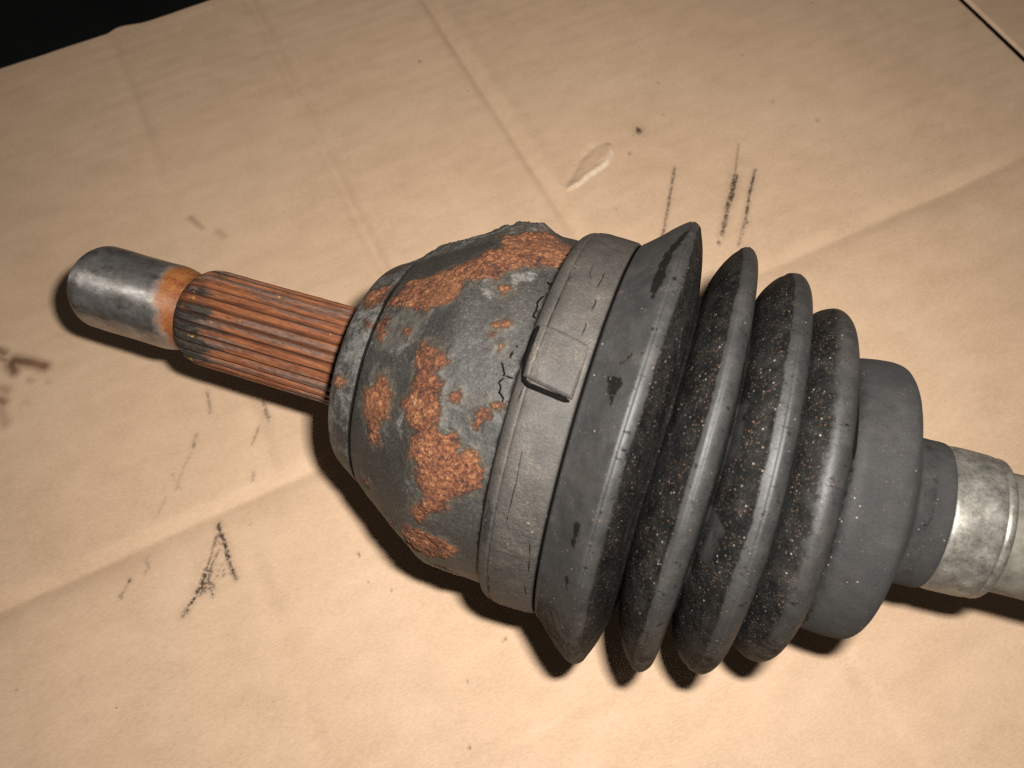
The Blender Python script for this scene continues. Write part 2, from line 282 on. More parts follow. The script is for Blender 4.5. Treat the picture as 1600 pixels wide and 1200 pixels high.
def mat_cup():
    N = NT('grey_painted_rusty_steel')
    edge = N.math('ADD', N.math('MULTIPLY_ADD', N.noise(800, 6, 0.75), 5.0, -2.5), N.math('MULTIPLY_ADD', N.noise(220, 3), 3.0, -1.5))
    rust = N.ramp(N.math('ADD', N.attr('rust'), edge), -0.5, 0.7)
    halo = N.math('MULTIPLY', N.ramp(N.math('ADD', N.attr('rust'), N.math('MULTIPLY', edge, 1.5)), -2.2, 0.2), 0.45)
    white = N.math('MULTIPLY', N.ramp(N.math('ADD', N.attr('white'), N.math('MULTIPLY', edge, 1.2)), -0.5, 0.9), 0.55)
    olive = N.math('MULTIPLY', N.ramp(N.math('ADD', N.attr('olive'), N.math('MULTIPLY', edge, 1.2)), -0.9, 1.0), 0.48)
    rc, ra, rv = rust_colour(N)
    g = N.cramp(N.math('ADD', N.math('MULTIPLY', N.noise(1700, 3, 0.75), 0.74), N.math('MULTIPLY', N.noise(110, 3), 0.26)),
                [(0.33, (0.014, 0.0128, 0.0116)), (0.46, (0.0285, 0.0263, 0.0238)), (0.58, (0.041, 0.0372, 0.033)), (0.65, (0.082, 0.0725, 0.062)), (0.76, (0.19, 0.168, 0.14))])
    c = N.mix(olive, g, N.cramp(N.noise(500, 4, 0.7), [(0.3, (0.042, 0.039, 0.034)), (0.7, (0.125, 0.115, 0.098))]))
    c = N.mix(halo, c, N.cramp(N.noise(1100, 3, 0.7), [(0.35, (0.04, 0.037, 0.031)), (0.55, (0.085, 0.068, 0.046)), (0.75, (0.21, 0.16, 0.10))]))
    c = N.mix(white, c, N.cramp(N.noise(1200, 3, 0.7), [(0.3, (0.06, 0.059, 0.056)), (0.7, (0.25, 0.24, 0.22))]))
    c = N.mix(rust, c, rc)
    c = N.mix(N.attr('dirt_shade'), c, (0.006, 0.005, 0.0045))
    h = N.math('ADD', N.math('MULTIPLY', N.noise(1800, 4, 0.7), 0.35), N.math('MULTIPLY', N.noise(350, 3), 0.35))
    h = N.math('ADD', h, N.math('MULTIPLY', rust, N.math('MULTIPLY_ADD', ra, 1.6, 0.1)))
    nrm = N.bump(h, 0.8, 0.00055)
    return N.out(c, N.math('ADD', N.math('MULTIPLY', rust, 0.28), 0.55), 0.0, nrm, N.math('MULTIPLY_ADD', N.attr('dirt_shade'), -0.3, 0.33))

def mat_spline():
    N = NT('rusted_spline_steel')
    st = N.vec((0.16, 1, 1))
    a = N.noise(650, 4, 0.6, st); b = N.noise(1500, 3, 0.65, N.vec((0.35, 1, 1)))
    x = N.math('ADD', N.math('MULTIPLY', a, 0.7), N.math('MULTIPLY', b, 0.3))
    c = N.cramp(x, [(0.30, (0.056, 0.020, 0.010)), (0.44, (0.138, 0.045, 0.018)), (0.56, (0.200, 0.070, 0.027)), (0.72, (0.25, 0.103, 0.041))])
    grey = N.math('MULTIPLY', N.ramp(N.noise(420, 3, 0.55, N.vec((0.10, 1, 1))), 0.47, 0.60), N.ramp(N.attr('tip'), 0.2, 0.8))
    c = N.mix(N.math('MULTIPLY', grey, 0.78), c, N.cramp(b, [(0.3, (0.05, 0.036, 0.03)), (0.7, (0.15, 0.105, 0.085))]))
    dk = N.ramp(N.math('ADD', N.attr('dark'), N.math('MULTIPLY_ADD', N.noise(380, 4, 0.65, N.vec((0.28, 1, 1))), 2.4, -1.2)), 0.35, 0.75)
    c = N.mix(N.math('MULTIPLY', dk, 0.93), c, N.cramp(b, [(0.35, (0.010, 0.010, 0.009)), (0.7, (0.045, 0.043, 0.034))]))
    yel = N.ramp(N.noise(260, 2, 0.5), 0.70, 0.76)
    c = N.mix(N.math('MULTIPLY', yel, 0.8), c, (0.42, 0.20, 0.025))
    c = N.mix(N.math('MULTIPLY', N.ramp(N.attr('tip'), 0.45, 0.0), 0.85), c, (0.020, 0.008, 0.004))
    nrm = N.bump(N.math('ADD', a, b), 0.45, 0.0003)
    return N.out(c, 0.62, 0.0, nrm, 0.4)

def mat_stub():
    N = NT('worn_bright_steel')
    e = N.math('ADD', N.math('MULTIPLY_ADD', N.noise(420, 5, 0.7), 6.0, -3.0), N.math('MULTIPLY_ADD', N.noise(120, 2), 6.0, -3.0))
    rust = N.ramp(N.math('ADD', N.attr('rust'), e), -2.2, 2.0)
    a = N.noise(330, 4, 0.65, N.vec((0.6, 1, 1))); b = N.noise(1400, 3, 0.7)
    steel = N.cramp(a, [(0.3, (0.22, 0.20, 0.18)), (0.5, (0.30, 0.28, 0.26)), (0.7, (0.40, 0.385, 0.365))])
    stain = N.ramp(N.noise(210, 5, 0.75, N.vec((0.7, 1, 1))), 0.50, 0.72)
    steel = N.mix(N.math('MULTIPLY', stain, 0.75), steel, (0.10, 0.065, 0.042))
    rcol = N.cramp(N.math('ADD', N.math('MULTIPLY', b, 0.5), N.math('MULTIPLY', a, 0.5)), [(0.3, (0.085, 0.03, 0.014)), (0.46, (0.22, 0.072, 0.026)), (0.60, (0.28, 0.12, 0.035)), (0.72, (0.12, 0.09, 0.045))])
    c = N.mix(rust, steel, rcol)
    pit = N.ramp(N.voro(420, 'F1'), 0.10, 0.04)
    c = N.mix(N.math('MULTIPLY', pit, 0.7), c, (0.03, 0.025, 0.02))
    turn = N.noise(260, 3, 0.6, N.vec((9, 0.25, 0.25)))
    nrm = N.bump(N.math('ADD', N.math('ADD', N.math('MULTIPLY', a, 0.7), N.math('MULTIPLY', b, 0.3)), N.math('MULTIPLY', turn, 0.6)), 0.10, 0.0003)
    met = N.math('SUBTRACT', 0.8, N.math('MULTIPLY', rust, 0.8))
    rg = N.math('ADD', N.math('MULTIPLY_ADD', a, 0.22, 0.33), N.math('MULTIPLY', rust, 0.2))
    N.b.inputs['Anisotropic'].default_value = 0.85; N.b.inputs['Anisotropic Rotation'].default_value = 0.25
    tg = N.n.new('ShaderNodeTangent'); tg.direction_type = 'RADIAL'; tg.axis = 'X'; N.l.new(tg.outputs[0], N.b.inputs['Tangent'])
    return N.out(c, rg, met, nrm)

def mat_rubber(name, small=False):
    N = NT(name)
    grit = N.attr('grit'); g2 = N.ramp(N.math('ADD', grit, N.math('MULTIPLY_ADD', N.noise(420, 4, 0.7), 0.9, -0.45)), 0.26, 0.74)
    g2 = N.math('MULTIPLY', g2, N.ramp(N.noise(130, 4, 0.7), 0.36, 0.56, 0.72, 1.0))
    fine = N.noise(2200, 3, 0.7); mid = N.noise(240, 4, 0.6); big = N.noise(60, 3)
    dust = N.cramp(N.math('ADD', N.math('MULTIPLY', fine, 0.42), N.math('ADD', N.math('MULTIPLY', mid, 0.33), N.math('MULTIPLY', big, 0.25))),
                   [(0.36, (0.0125, 0.0122, 0.012)), (0.50, (0.0218, 0.0209, 0.020)), (0.62, (0.033, 0.031, 0.029))])
    dark = N.cramp(N.math('ADD', N.math('MULTIPLY', fine, 0.6), N.math('MULTIPLY', mid, 0.4)), [(0.40, (0.003, 0.003, 0.003)), (0.55, (0.0095, 0.009, 0.0083)), (0.68, (0.030, 0.026, 0.022))])
    c = N.mix(g2, dust, dark)  # gritty flanks; their shade away from the flash is coloured in too
    brown = N.ramp(N.noise(95, 4, 0.65), 0.50, 0.68)
    c = N.mix(N.math('MULTIPLY', brown, N.math('MULTIPLY_ADD', g2, -0.2, 0.25)), c, (0.060, 0.048, 0.039))
    # black wet scuffs where the dust has been rubbed off
    bl = N.ramp(N.math('ADD', N.attr('black'), N.math('MULTIPLY_ADD', N.noise(700, 4, 0.7), 2.4, -1.2)), -0.15, 0.25)
    scr = N.math('MULTIPLY', N.ramp(N.noise(330, 5, 0.75, N.vec((0.9, 2.0, 2.0))), 0.60, 0.64), N.attr('crest'))
    bl = N.math('MAXIMUM', bl, scr)
    c = N.mix(N.math('MULTIPLY', bl, 0.92), c, (0.006, 0.0055, 0.005))
    # sand grains
    v = N.voro(2300, 'F1'); vc = N.n.new('ShaderNodeTexVoronoi'); vc.inputs['Scale'].default_value = 2300; N.l.new(N.co, vc.inputs['Vector'])
    sep = N.n.new('ShaderNodeSeparateColor'); N.l.new(vc.outputs['Color'], sep.inputs[0])
    thr = N.math('SUBTRACT', 0.955, N.math('MULTIPLY', N.math('MULTIPLY', g2, N.ramp(mid, 0.30, 0.66, 0.25, 1.0)), 0.40))
    pick = N.math('GREATER_THAN', sep.outputs[0], thr)
    grain = N.math('MULTIPLY', pick, N.ramp(v, 0.55, 0.30))
    gc = N.cramp(sep.outputs[1], [(0.0, (0.018, 0.016, 0.013)), (0.5, (0.045, 0.036, 0.028)), (0.80, (0.085, 0.060, 0.042)), (0.93, (0.13, 0.055, 0.028)), (0.992, (0.33, 0.29, 0.25))])
    c = N.mix(N.math('MULTIPLY', grain, 0.85), c, gc)
    c = N.mix(N.attr('dirt_shade'), c, (0.004, 0.004, 0.004))
    h = N.math('ADD', N.math('MULTIPLY', fine, 0.22), N.math('MULTIPLY', mid, 0.30))
    h = N.math('ADD', h, N.math('MULTIPLY', grain, 0.9))
    nrm = N.bump(h, 0.6, 0.0004)
    rg = N.math('SUBTRACT', N.math('MULTIPLY_ADD', mid, 0.25, 0.44), N.math('MULTIPLY', bl, 0.10))
    rg = N.math('ADD', N.math('ADD', rg, N.math('MULTIPLY', g2, 0.12)), N.math('MULTIPLY', N.attr('matte'), 0.35), clamp=True)
    keep = N.math('SUBTRACT', 1.0, N.math('MULTIPLY', N.math('MAXIMUM', bl, N.attr('dirt_shade')), 0.8))
    return N.out(c, rg, 0.0, nrm, N.math('MULTIPLY', keep, N.math('SUBTRACT', 0.46, N.math('MULTIPLY', g2, 0.37))))

def mat_band():
    N = NT('dusty_black_clamp_band')
    fine = N.noise(2300, 3, 0.75); mid = N.noise(260, 4, 0.6); big = N.noise(70, 3)
    c = N.cramp(N.math('ADD', N.math('MULTIPLY', fine, 0.45), N.math('ADD', N.math('MULTIPLY', mid, 0.3), N.math('MULTIPLY', big, 0.25))),
                [(0.37, (0.022, 0.0195, 0.0172)), (0.49, (0.0435, 0.0385, 0.0335)), (0.58, (0.060, 0.052, 0.0445)), (0.66, (0.135, 0.11, 0.086))])
    bl = N.ramp(N.math('ADD', N.attr('black'), N.math('MULTIPLY_ADD', N.noise(700, 3), 1.6, -0.8)), -0.2, 0.3)
    c = N.mix(N.math('MULTIPLY', bl, 0.8), c, (0.014, 0.014, 0.015))
    v = N.voro(900, 'F1', out='Color'); sep = N.n.new('ShaderNodeSeparateColor'); N.l.new(v, sep.inputs[0])
    gr = N.math('MULTIPLY', N.math('GREATER_THAN', sep.outputs[0], 0.90), N.ramp(N.voro(900, 'F1'), 0.36, 0.18))
    low = N.attr('grit')
    c = N.mix(N.math('MULTIPLY', gr, N.math('MULTIPLY_ADD', low, 0.55, 0.12)), c, N.cramp(sep.outputs[1], [(0.0, (0.02, 0.018, 0.016)), (0.45, (0.09, 0.07, 0.05)), (0.8, (0.26, 0.20, 0.14))]))
    c = N.mix(N.attr('dirt_shade'), c, (0.004, 0.0035, 0.003))
    h = N.math('ADD', N.math('MULTIPLY', fine, 0.4), N.math('MULTIPLY', mid, 0.4))
    h = N.math('ADD', h, N.math('MULTIPLY', N.math('MULTIPLY', N.noise(900, 4, 0.7), low), 1.2))
    return N.out(c, 0.62, 0.0, N.bump(h, 0.75, 0.0005), N.math('MULTIPLY_ADD', N.attr('dirt_shade'), -0.3, 0.35))

def mat_zinc():
    N = NT('dull_zinc_plated_steel')
    a = N.noise(260, 5, 0.68); b = N.noise(1300, 3, 0.7)
    x = N.math('ADD', N.math('MULTIPLY', a, 0.65), N.math('MULTIPLY', b, 0.35))
    c = N.cramp(x, [(0.32, (0.085, 0.078, 0.066)), (0.46, (0.16, 0.149, 0.128)), (0.58, (0.245, 0.23, 0.20)), (0.72, (0.36, 0.342, 0.305))])
    sp = N.ramp(N.noise(330, 3, 0.6), 0.70, 0.76)
    c = N.mix(N.math('MULTIPLY', sp, 0.75), c, (0.05, 0.055, 0.06))
    return N.out(c, N.math('MULTIPLY_ADD', a, 0.3, 0.34), 0.55, N.bump(x, 0.3, 0.0003))

def mat_plain(name, color, rough=0.6, metal=0.0, var=0.3, scale=500, bump=0.3, spec=0.5):
    N = NT(name); a = N.noise(scale, 4, 0.65)
    lo = tuple(v * (1 - var) for v in color); hi = tuple(min(v * (1 + var), 1) for v in color)
    return N.out(N.cramp(a, [(0.3, lo), (0.7, hi)]), rough, metal, N.bump(a, bump, 0.0003), spec)

def mat_board():
    N = NT('kraft_cardboard')
    fib = N.noise(1500, 4, 0.7, N.vec((0.45, 1.3, 1))); mid = N.noise(120, 4, 0.6, N.vec((0.55, 1.0, 1))); big = N.noise(14, 3)
    x = N.math('ADD', N.math('MULTIPLY', fib, 0.46), N.math('ADD', N.math('MULTIPLY', mid, 0.28), N.math('MULTIPLY', big, 0.26)))
    c = N.cramp(x, [(0.36, (0.445, 0.303, 0.187)), (0.50, (0.533, 0.366, 0.239)), (0.64, (0.60, 0.425, 0.283))])
    st = N.math('MULTIPLY', N.attr('stain'), N.ramp(N.noise(850, 5, 0.75), 0.36, 0.56, 0.15, 1.25))
    st = N.math('MINIMUM', st, 1.0)
    c = N.mix(N.math('MULTIPLY', st, 0.93), c, (0.025, 0.018, 0.014))
    c = N.mix(N.math('MULTIPLY', N.attr('brown'), 0.85), c, N.cramp(mid, [(0.35, (0.07, 0.026, 0.012)), (0.65, (0.14, 0.055, 0.022))]))
    sp = N.voro(150, 'F1'); spc = N.voro(150, 'F1', out='Color'); sep = N.n.new('ShaderNodeSeparateColor'); N.l.new(spc, sep.inputs[0])
    sz = N.math('MULTIPLY_ADD', sep.outputs[1], 0.05, 0.02)
    dot = N.math('MULTIPLY', N.math('GREATER_THAN', sep.outputs[0], 0.95), N.math('LESS_THAN', sp, sz))
    c = N.mix(N.math('MULTIPLY', dot, 0.55), c, (0.06, 0.045, 0.035))
    c = N.mix(N.attr('torn'), c, (0.60, 0.48, 0.36))
    h = N.math('ADD', N.math('MULTIPLY', fib, 0.45), N.math('MULTIPLY', mid, 0.25))
    return N.out(c, 0.72, 0.0, N.bump(h, 0.22, 0.0004), 0.25)

M_CUP = mat_cup(); M_SPLINE = mat_spline(); M_STUB = mat_stub()
M_BOOT = mat_rubber('gritty_black_rubber'); M_BAND = mat_band(); M_ZINC = mat_zinc()
M_BOARD = mat_board()
M_CRACK_SHADOW = mat_plain('black_dirt_crack_shadow', (0.004, 0.0035, 0.003), 0.9, spec=0.03)  # cracks and stamped lines, and the painted shadow beside the tab
M_GAP = mat_plain('gap_shadow_black', (0.008, 0.007, 0.006), 0.7)  # spare black for the tab's painted shadow, not applied
M_BAR = mat_plain('grey_green_bar_steel', (0.125, 0.115, 0.092), 0.6, 0.1, 0.4, 300)
M_FLOOR = mat_plain('dark_workshop_floor', (0.010, 0.011, 0.011), 0.8, 0, 0.5, 9, 0.2)
M_CORE = mat_plain('cardboard_edge', (0.34, 0.22, 0.13), 0.85)

# ------------------------------------------------------------------ setting: dark floor below, cardboard sheets
def box_mesh(name, x0, x1, y0, y1, z0, z1):
    v = [(x, y, z) for z in (z0, z1) for y in (y0, y1) for x in (x0, x1)]
    f = [(0, 2, 3, 1), (4, 5, 7, 6), (0, 1, 5, 4), (2, 6, 7, 3), (0, 4, 6, 2), (1, 3, 7, 5)]
    me = bpy.data.meshes.new(name); me.from_pydata(v, [], f); me.update(); return me
fl = link('floor', box_mesh('floor', -3, 3, -3, 4, -0.32, -0.30), M_FLOOR); fl['kind'] = 'structure'

FOLD_Y = 53.2
def board_height(X, Y):
    P = np.stack([X * 0.7, Y, np.zeros_like(X)], -1)
    h = 0.55 * fbm(P, 1 / 85., 3, 1) + 0.07 * fbm(np.stack([X * 0.25, Y, 0 * X], -1), 1 / 9., 2, 2)
    # flutes showing through the liner, stronger in patches
    amp = np.clip(0.35 + 1.1 * fbm(P, 1 / 70., 2, 5), 0.05, 1)
    amp = amp + 1.3 * sstep(140, 220, X) * sstep(50, 100, Y) * (0.5 + 1.2 * fbm(P, 1 / 25., 2, 19))
    h += 0.034 * amp * np.sin(2 * math.pi * (Y + 2.2 * fbm(np.stack([X * 0.4, Y, 0 * X], -1), 1 / 30., 2, 3)) / 6.8)
    # scored fold: soft valley, far lip rolls in gently, near side drops sharper
    t = Y - FOLD_Y + 0.5 * fbm(P, 1 / 40., 2, 9)
    k = 0.75 + 0.35 * fbm(np.stack([X, 0 * X, 0 * X], -1), 1 / 60., 2, 4)
    h += k * np.where(t > 0, -2.8 * np.exp(-(t / 3.0) ** 2), -2.8 * np.exp(-(np.abs(t) / 5.0) ** 1.25))
    t = Y + 46.5 + 0.05 * (X + 50) * 0
    h += -0.9 * np.exp(-(t / 3.0) ** 2) * sstep(10, -25, X) * sstep(-110, -80, X)
    # cross creases
    for x0, d, w, lo in ((-90.5, 0.85, 2.4, 60), (-30.2, 1.35, 2.6, -200), (39.0, 1.35, 2.5, -200), (-105, 0.55, 2.6, -200)):
        t = X - x0 + 0.8 * fbm(P, 1 / 50., 2, 12 + x0)
        kk = np.clip(0.75 + 0.9 * fbm(np.stack([0 * X + x0, Y, 0 * X], -1), 1 / 45., 2, 6), 0.1, 1.4)
        if lo > -100: kk = kk * sstep(lo - 10, lo + 20, Y)
        kk = kk * (0.45 + 0.55 * sstep(-20, 40, Y))
        if x0 == -105: kk = kk * sstep(45, 30, Y)
        h += -d * kk * np.exp(-(t / w) ** 2) + 0.35 * d * kk * np.exp(-((t - 5) / 4) ** 2)
    return h

def sheet(name, x0, x1, y0, y1, nx, ny, marks, edge_fn=None, thick=0.0045):
    xs = np.linspace(x0, x1, nx) if not callable(nx) else nx()
    ys = np.linspace(y0, y1, ny)
    X, Y = np.meshgrid(xs, ys, indexing='ij')
    if edge_fn is not None:
        # wavy cut far edge
        w = sstep(y1 - 12, y1, Y); Y = Y + w * edge_fn(X)
    Z = board_height(X, Y)
    stain = np.zeros_like(X); brown = np.zeros_like(X); torn = np.zeros_like(X)
    if marks:
        P3 = np.stack([X, Y, 0 * X], -1)
        wob = 0.5 * fbm(P3, 1 / 1.6, 2, 21)
        for arr, L in ((stain, STROKES), (brown, BROWN)):
            for pts, w, s in L:
                px = np.array(pts); b = 8
                i0, i1 = np.searchsorted(xs, [px[:, 0].min() - b, px[:, 0].max() + b]); j0, j1 = np.searchsorted(ys, [px[:, 1].min() - b, px[:, 1].max() + b])
                if i1 <= i0 or j1 <= j0: continue
                sl = (slice(i0, i1), slice(j0, j1))
                d = line_dist(X[sl], Y[sl], pts)
                d = d + wob[sl] * min(0.9, w * 0.7)
                short = np.linalg.norm(px[-1] - px[0]) < 1.5
                if short: w = w * 0.62; s = s * 0.8
                arr[sl] = np.maximum(arr[sl], s * sstep(w * 0.75 + 0.2, w * 0.15, d))
                if arr is brown: arr[sl] = np.maximum(arr[sl], 0.9 * s * sstep(w * 1.0 + 0.9, 0.0, d)); continue
                if not short: arr[sl] = np.maximum(arr[sl], 0.20 * s * sstep(w * 1.9 + 0.6, w * 0.3, d))
        # a torn gouge: a scooped hollow with a pale lifted lip on its near side
        g = np.array(GOUGE); c = g.mean(0); e = g[2] - g[0]; Ln = np.linalg.norm(e); e = e / Ln; nrm_ = np.array([-e[1], e[0]])
        u = (X - c[0]) * e[0] + (Y - c[1]) * e[1]; v = (X - c[0]) * nrm_[0] + (Y - c[1]) * nrm_[1]
        if (np.array([0, -1.0]) @ nrm_) < 0: v = -v
        v = v + 1.5 * fbm(P3, 1 / 6., 3, 31); u = u + 2.0 * fbm(P3, 1 / 7., 2, 32)
        half = Ln * 0.58
        wdt = 6.0 * np.sqrt(np.clip(1 - (u / half) ** 2, 0, 1)) * (0.65 + 0.35 * u / half) + 0.01
        # a lifted flake of the top liner: rises gently from its far edge and breaks off white on the near one
        ins = (np.abs(v) < wdt) & (np.abs(u) < half)
        tt = np.clip((v + wdt) / (2 * wdt), 0, 1)
        Z += np.where(ins, 1.9 * tt ** 1.3 * (0.75 + 0.5 * fbm(P3, 1 / 3.5, 2, 34)), 0)
        Z += -0.5 * np.exp(-((v + wdt) / 1.4) ** 2) * sstep(half, half * 0.5, np.abs(u))
        lip = sstep(wdt - 0.9, wdt - 0.1, v) * sstep(wdt + 1.3, wdt + 0.5, v) * sstep(half, half * 0.75, np.abs(u))
        torn = np.clip(lip * (0.75 + 0.6 * fbm(P3, 1 / 1.5, 2, 35)), 0, 0.9)
    V = np.stack([X, Y, Z], -1) / 1000
    # close the sheet: skirt down to the underside (4 mm board)
    V2 = np.concatenate([V[:1], V, V[-1:]], 0); V2[0, :, 2] = -thick; V2[-1, :, 2] = -thick
    V3 = np.concatenate([V2[:, :1], V2, V2[:, -1:]], 1); V3[:, 0, 2] = -thick; V3[:, -1, 2] = -thick
    pad = lambda a: np.pad(a, 1, mode='edge')
    return mesh_from_grid(name, V3, False, {'stain': pad(stain), 'brown': pad(brown), 'torn': pad(torn)})

board = link('cardboard_sheet', sheet('cardboard_sheet', -235, 244, -175, 277, 800, 755, True,
             lambda X: 1.1 * fbm(np.stack([X, 0 * X, 0 * X], -1), 1 / 18., 3, 8) + 2.2 * np.exp(-((X + 84) / 7) ** 2)), M_BOARD)
board['label'] = 'large brown corrugated cardboard sheet under the drive shaft, scored by a long fold'
board['category'] = 'cardboard'
flap = link('cardboard_flap', sheet('cardboard_flap', 247.2, 420, -175, 277, 120, 240, False, None, 0.0012), M_BOARD)
flap['label'] = 'second piece of brown cardboard beyond the narrow dark slit, top right corner'
flap['category'] = 'cardboard'

# ------------------------------------------------------------------ the drive shaft
AX = Matrix(((0.703254, 0.710114, -0.034241), (-0.709274, 0.704087, 0.034534), (0.048632, 0.0, 0.998817)))
shaft = bpy.data.objects.new('drive_shaft', None); scene.collection.objects.link(shaft)
shaft.empty_display_size = 0.05
shaft.matrix_world = Matrix.Translation((0, 0, 0.0552)) @ AX.to_4x4()
shaft['label'] = 'rusty car drive shaft end with splined stub, grey joint cup and ribbed black rubber boot'
shaft['category'] = 'drive shaft'

# -- bright stub in front of the splines
prof = smooth_profile([(-162.6, 0.5), (-162.5, 6.0), (-162.2, 8.0), (-161.4, 9.2), (-158.6, 11.2), (-157.0, 11.8), (-154, 11.95), (-140, 11.9), (-132, 11.85), (-129.5, 11.3), (-128, 10.9), (-126, 10.9), (-124, 11.0), (-122, 11)], 0.5)
S, TH, P = revolve(prof, 220, lambda S, TH, R, P: 0.10 * fbm(P, 1 / 4., 3, 2) * sstep(1, 6, R))
wedge = 0.5 + 0.5 * np.cos(TH - math.radians(-28))
rustv = (S + 131.5 - 1.5 * wedge + 3.0 * np.cos(TH - 0.7))
stub = link('stub_tip', mesh_from_grid('stub_tip', P / 1000, True, {'rust': rustv}), M_STUB, shaft)

# -- splines: 30 real teeth
NT_ = 30
prof = smooth_profile([(-126.2, 10.6), (-125.6, 11.3), (-124.6, 12.2), (-122.8, 13.2), (-121, 13.55), (-110, 13.55), (-90, 13.6), (-72, 13.6)], 0.6)
m = NT_ * 16
def spline_disp(S, TH, R, P):
    ph = (TH * NT_ / (2 * math.pi)) % 1.0
    tri = np.abs(ph - 0.5) * 2                     # 1 in the groove middle, 0 on the tooth
    g = sstep(0.46, 0.92, tri)
    worn = 1 - 0.5 * sstep(0.2, 0.8, fbm(P * [0.25, 1, 1], 1 / 3., 2, 14))
    return -1.05 * g * worn * sstep(-125.8, -121.5, S) * sstep(-73, -76, S) + 0.09 * fbm(P * [0.5, 1, 1], 1 / 1.3, 2, 17)
S, TH, P = revolve(prof, m, spline_disp)
ph = (TH * NT_ / (2 * math.pi)) % 1.0; tip = 1 - sstep(0.46, 0.95, np.abs(ph - 0.5) * 2)
dark = sstep(-103, -124, S) * (0.28 + 0.85 * np.exp(-((TH - math.radians(-55)) / 0.75) ** 2)) * 1.0 + 0.05
link('spline', mesh_from_grid('spline', P / 1000, True, {'tip': tip, 'dark': dark}), M_SPLINE, shaft)

# -- joint cup, with rim, groove, rust scale
CUPR = [(-71.6, 12.5), (-71.4, 20), (-71.3, 25.2), (-70.9, 26.5), (-70.0, 27.5), (-66.5, 29.5), (-63.6, 31.0), (-63.25, 31.0), (-63.15, 29.6), (-62.6, 29.5), (-62.5, 31.3), (-62.1, 31.7),
        (-59.3, 33.7), (-55, 36.3), (-50.5, 39.0), (-46, 41.6), (-42.4, 43.6), (-40.8, 44.2), (-39.0, 44.45), (-35, 44.55), (-30, 44.6), (-24.2, 44.6)]
prof = smooth_profile(CUPR, 0.34)
RADT = (np.array([c[0] for c in CUPR]), np.array([c[1] for c in CUPR]))
th = np.concatenate([np.radians(np.linspace(-180, -135, 40, endpoint=False)), np.radians(np.linspace(-135, 85, 620, endpoint=False)), np.radians(np.linspace(85, 180, 80, endpoint=False))])
S0, TH0 = np.meshgrid(prof[:, 0], th, indexing='ij'); ARC = TH0
P0 = np.stack([S0, 40 * np.sin(TH0), 40 * np.cos(TH0)], -1)
rust_sdf = union_sdf(S0, ARC, RUST, RADT)
# further patches round the back, so the cup is not clean where the camera does not look
R2 = np.random.default_rng(3); extra = []
for k in range(16):
    s_ = R2.uniform(-60, -30); a_ = R2.uniform(95, 245); n_ = 9; rr = R2.uniform(1.5, 6)
    extra.append([(s_ + rr * R2.uniform(.5, 1.3) * math.cos(t), a_ - (360 if a_ > 180 else 0) + 1.5 * rr * R2.uniform(.5, 1.3) * math.sin(t)) for t in np.linspace(0, 2 * math.pi, n_, endpoint=False)])
rust_sdf = np.maximum(rust_sdf, union_sdf(S0, ARC, extra, RADT))
# lumpy scale on the far flank that makes the outline ragged
scale_m = sstep(30, 44, np.degrees(TH0)) * sstep(100, 80, np.degrees(TH0)) * sstep(-66, -60, S0) * sstep(-30, -36, S0)
scale_m = scale_m * (1 - sstep(-1.5, 2.0, rust_sdf) * 0.4)
rust_sdf = np.maximum(rust_sdf, np.where(scale_m > 0, -2.2 + 3.0 * fbm(P0, 1 / 6., 2, 44) * scale_m, -99))
white_sdf = union_sdf(S0, ARC, WHITE, RADT); olive_sdf = union_sdf(S0, ARC, OLIVE, RADT)
olive_sdf = np.maximum(olive_sdf, np.where(scale_m > 0.05, 4.5 * scale_m - 0.8, -99))
olive_sdf = np.maximum(olive_sdf, np.where(S0 < -63, 1.2 * fbm(P0, 1 / 6., 2, 45) + 0.3, -99))
white_sdf = np.maximum(white_sdf, np.where(S0 < -63.2, 0.1 + 1.8 * fbm(P0, 1 / 5., 3, 46), -99))
def cup_disp(S, TH, R, P):
    body = sstep(-70.8, -69.5, S)
    n1 = fbm(P, 1 / 1.1, 3, 3); n2 = fbm(P, 1 / 5., 2, 4)
    r = sstep(-0.8, 1.0, rust_sdf + 1.6 * fbm(P, 1 / 1.8, 2, 5))
    d = body * (0.07 * n1 + 0.24 * n2 + 0.22 * fbm(P, 1 / 14., 2, 15)) + r * (0.20 + 0.28 * n1) * body
    fl = sstep(0.02, 0.12, fbm(P, 1 / 3.2, 3, 62)) * sstep(-3.0, 0.5, rust_sdf)
    d = d + 0.32 * fl * body + scale_m * 0.5 * sstep(0.0, 0.08, fbm(P, 1 / 3.5, 3, 63))
    d = d + scale_m * (0.5 + 1.1 * np.clip(fbm(P, 1 / 7., 3, 6) + 0.35, 0, 1.2) + 0.35 * n1)
    return d
S, TH, P = revolve(prof, 0, cup_disp, theta=th)
dirt_shade = sstep(-63.65, -63.2, S) * sstep(-62.2, -62.55, S) * (0.85 - 0.45 * sstep(8, 22, np.degrees(TH)))  # groove blackened: its shade is put into the colour
dirt_shade = np.maximum(dirt_shade, 0.95 * sstep(-25.6, -24.9, S + 0.5 * fbm(P, 1 / 1.5, 2, 61))) ; dirt_shade = np.maximum(dirt_shade, sstep(-70.9, -71.3, S) * 0.6)
cup = link('joint_cup', mesh_from_grid('joint_cup', P / 1000, True, {'rust': rust_sdf, 'white': white_sdf, 'olive': olive_sdf, 'dirt_shade': dirt_shade}), M_CUP, shaft)
cup['label'] = 'grey painted joint cup with flaking orange rust'
def on(s, a, r, bent=False):
    q = np.array([[s, r * math.sin(math.radians(a)), r * math.cos(math.radians(a))]])
    return bend(q, np.array([s]))[0] if bent else q[0]
def densify(L, k=4):
    out = []
    for (a, b), (c, d) in zip(L[:-1], L[1:]):
        for i in range(k): out.append((a + (c - a) * i / k, b + (d - b) * i / k))
    return out + [L[-1]]
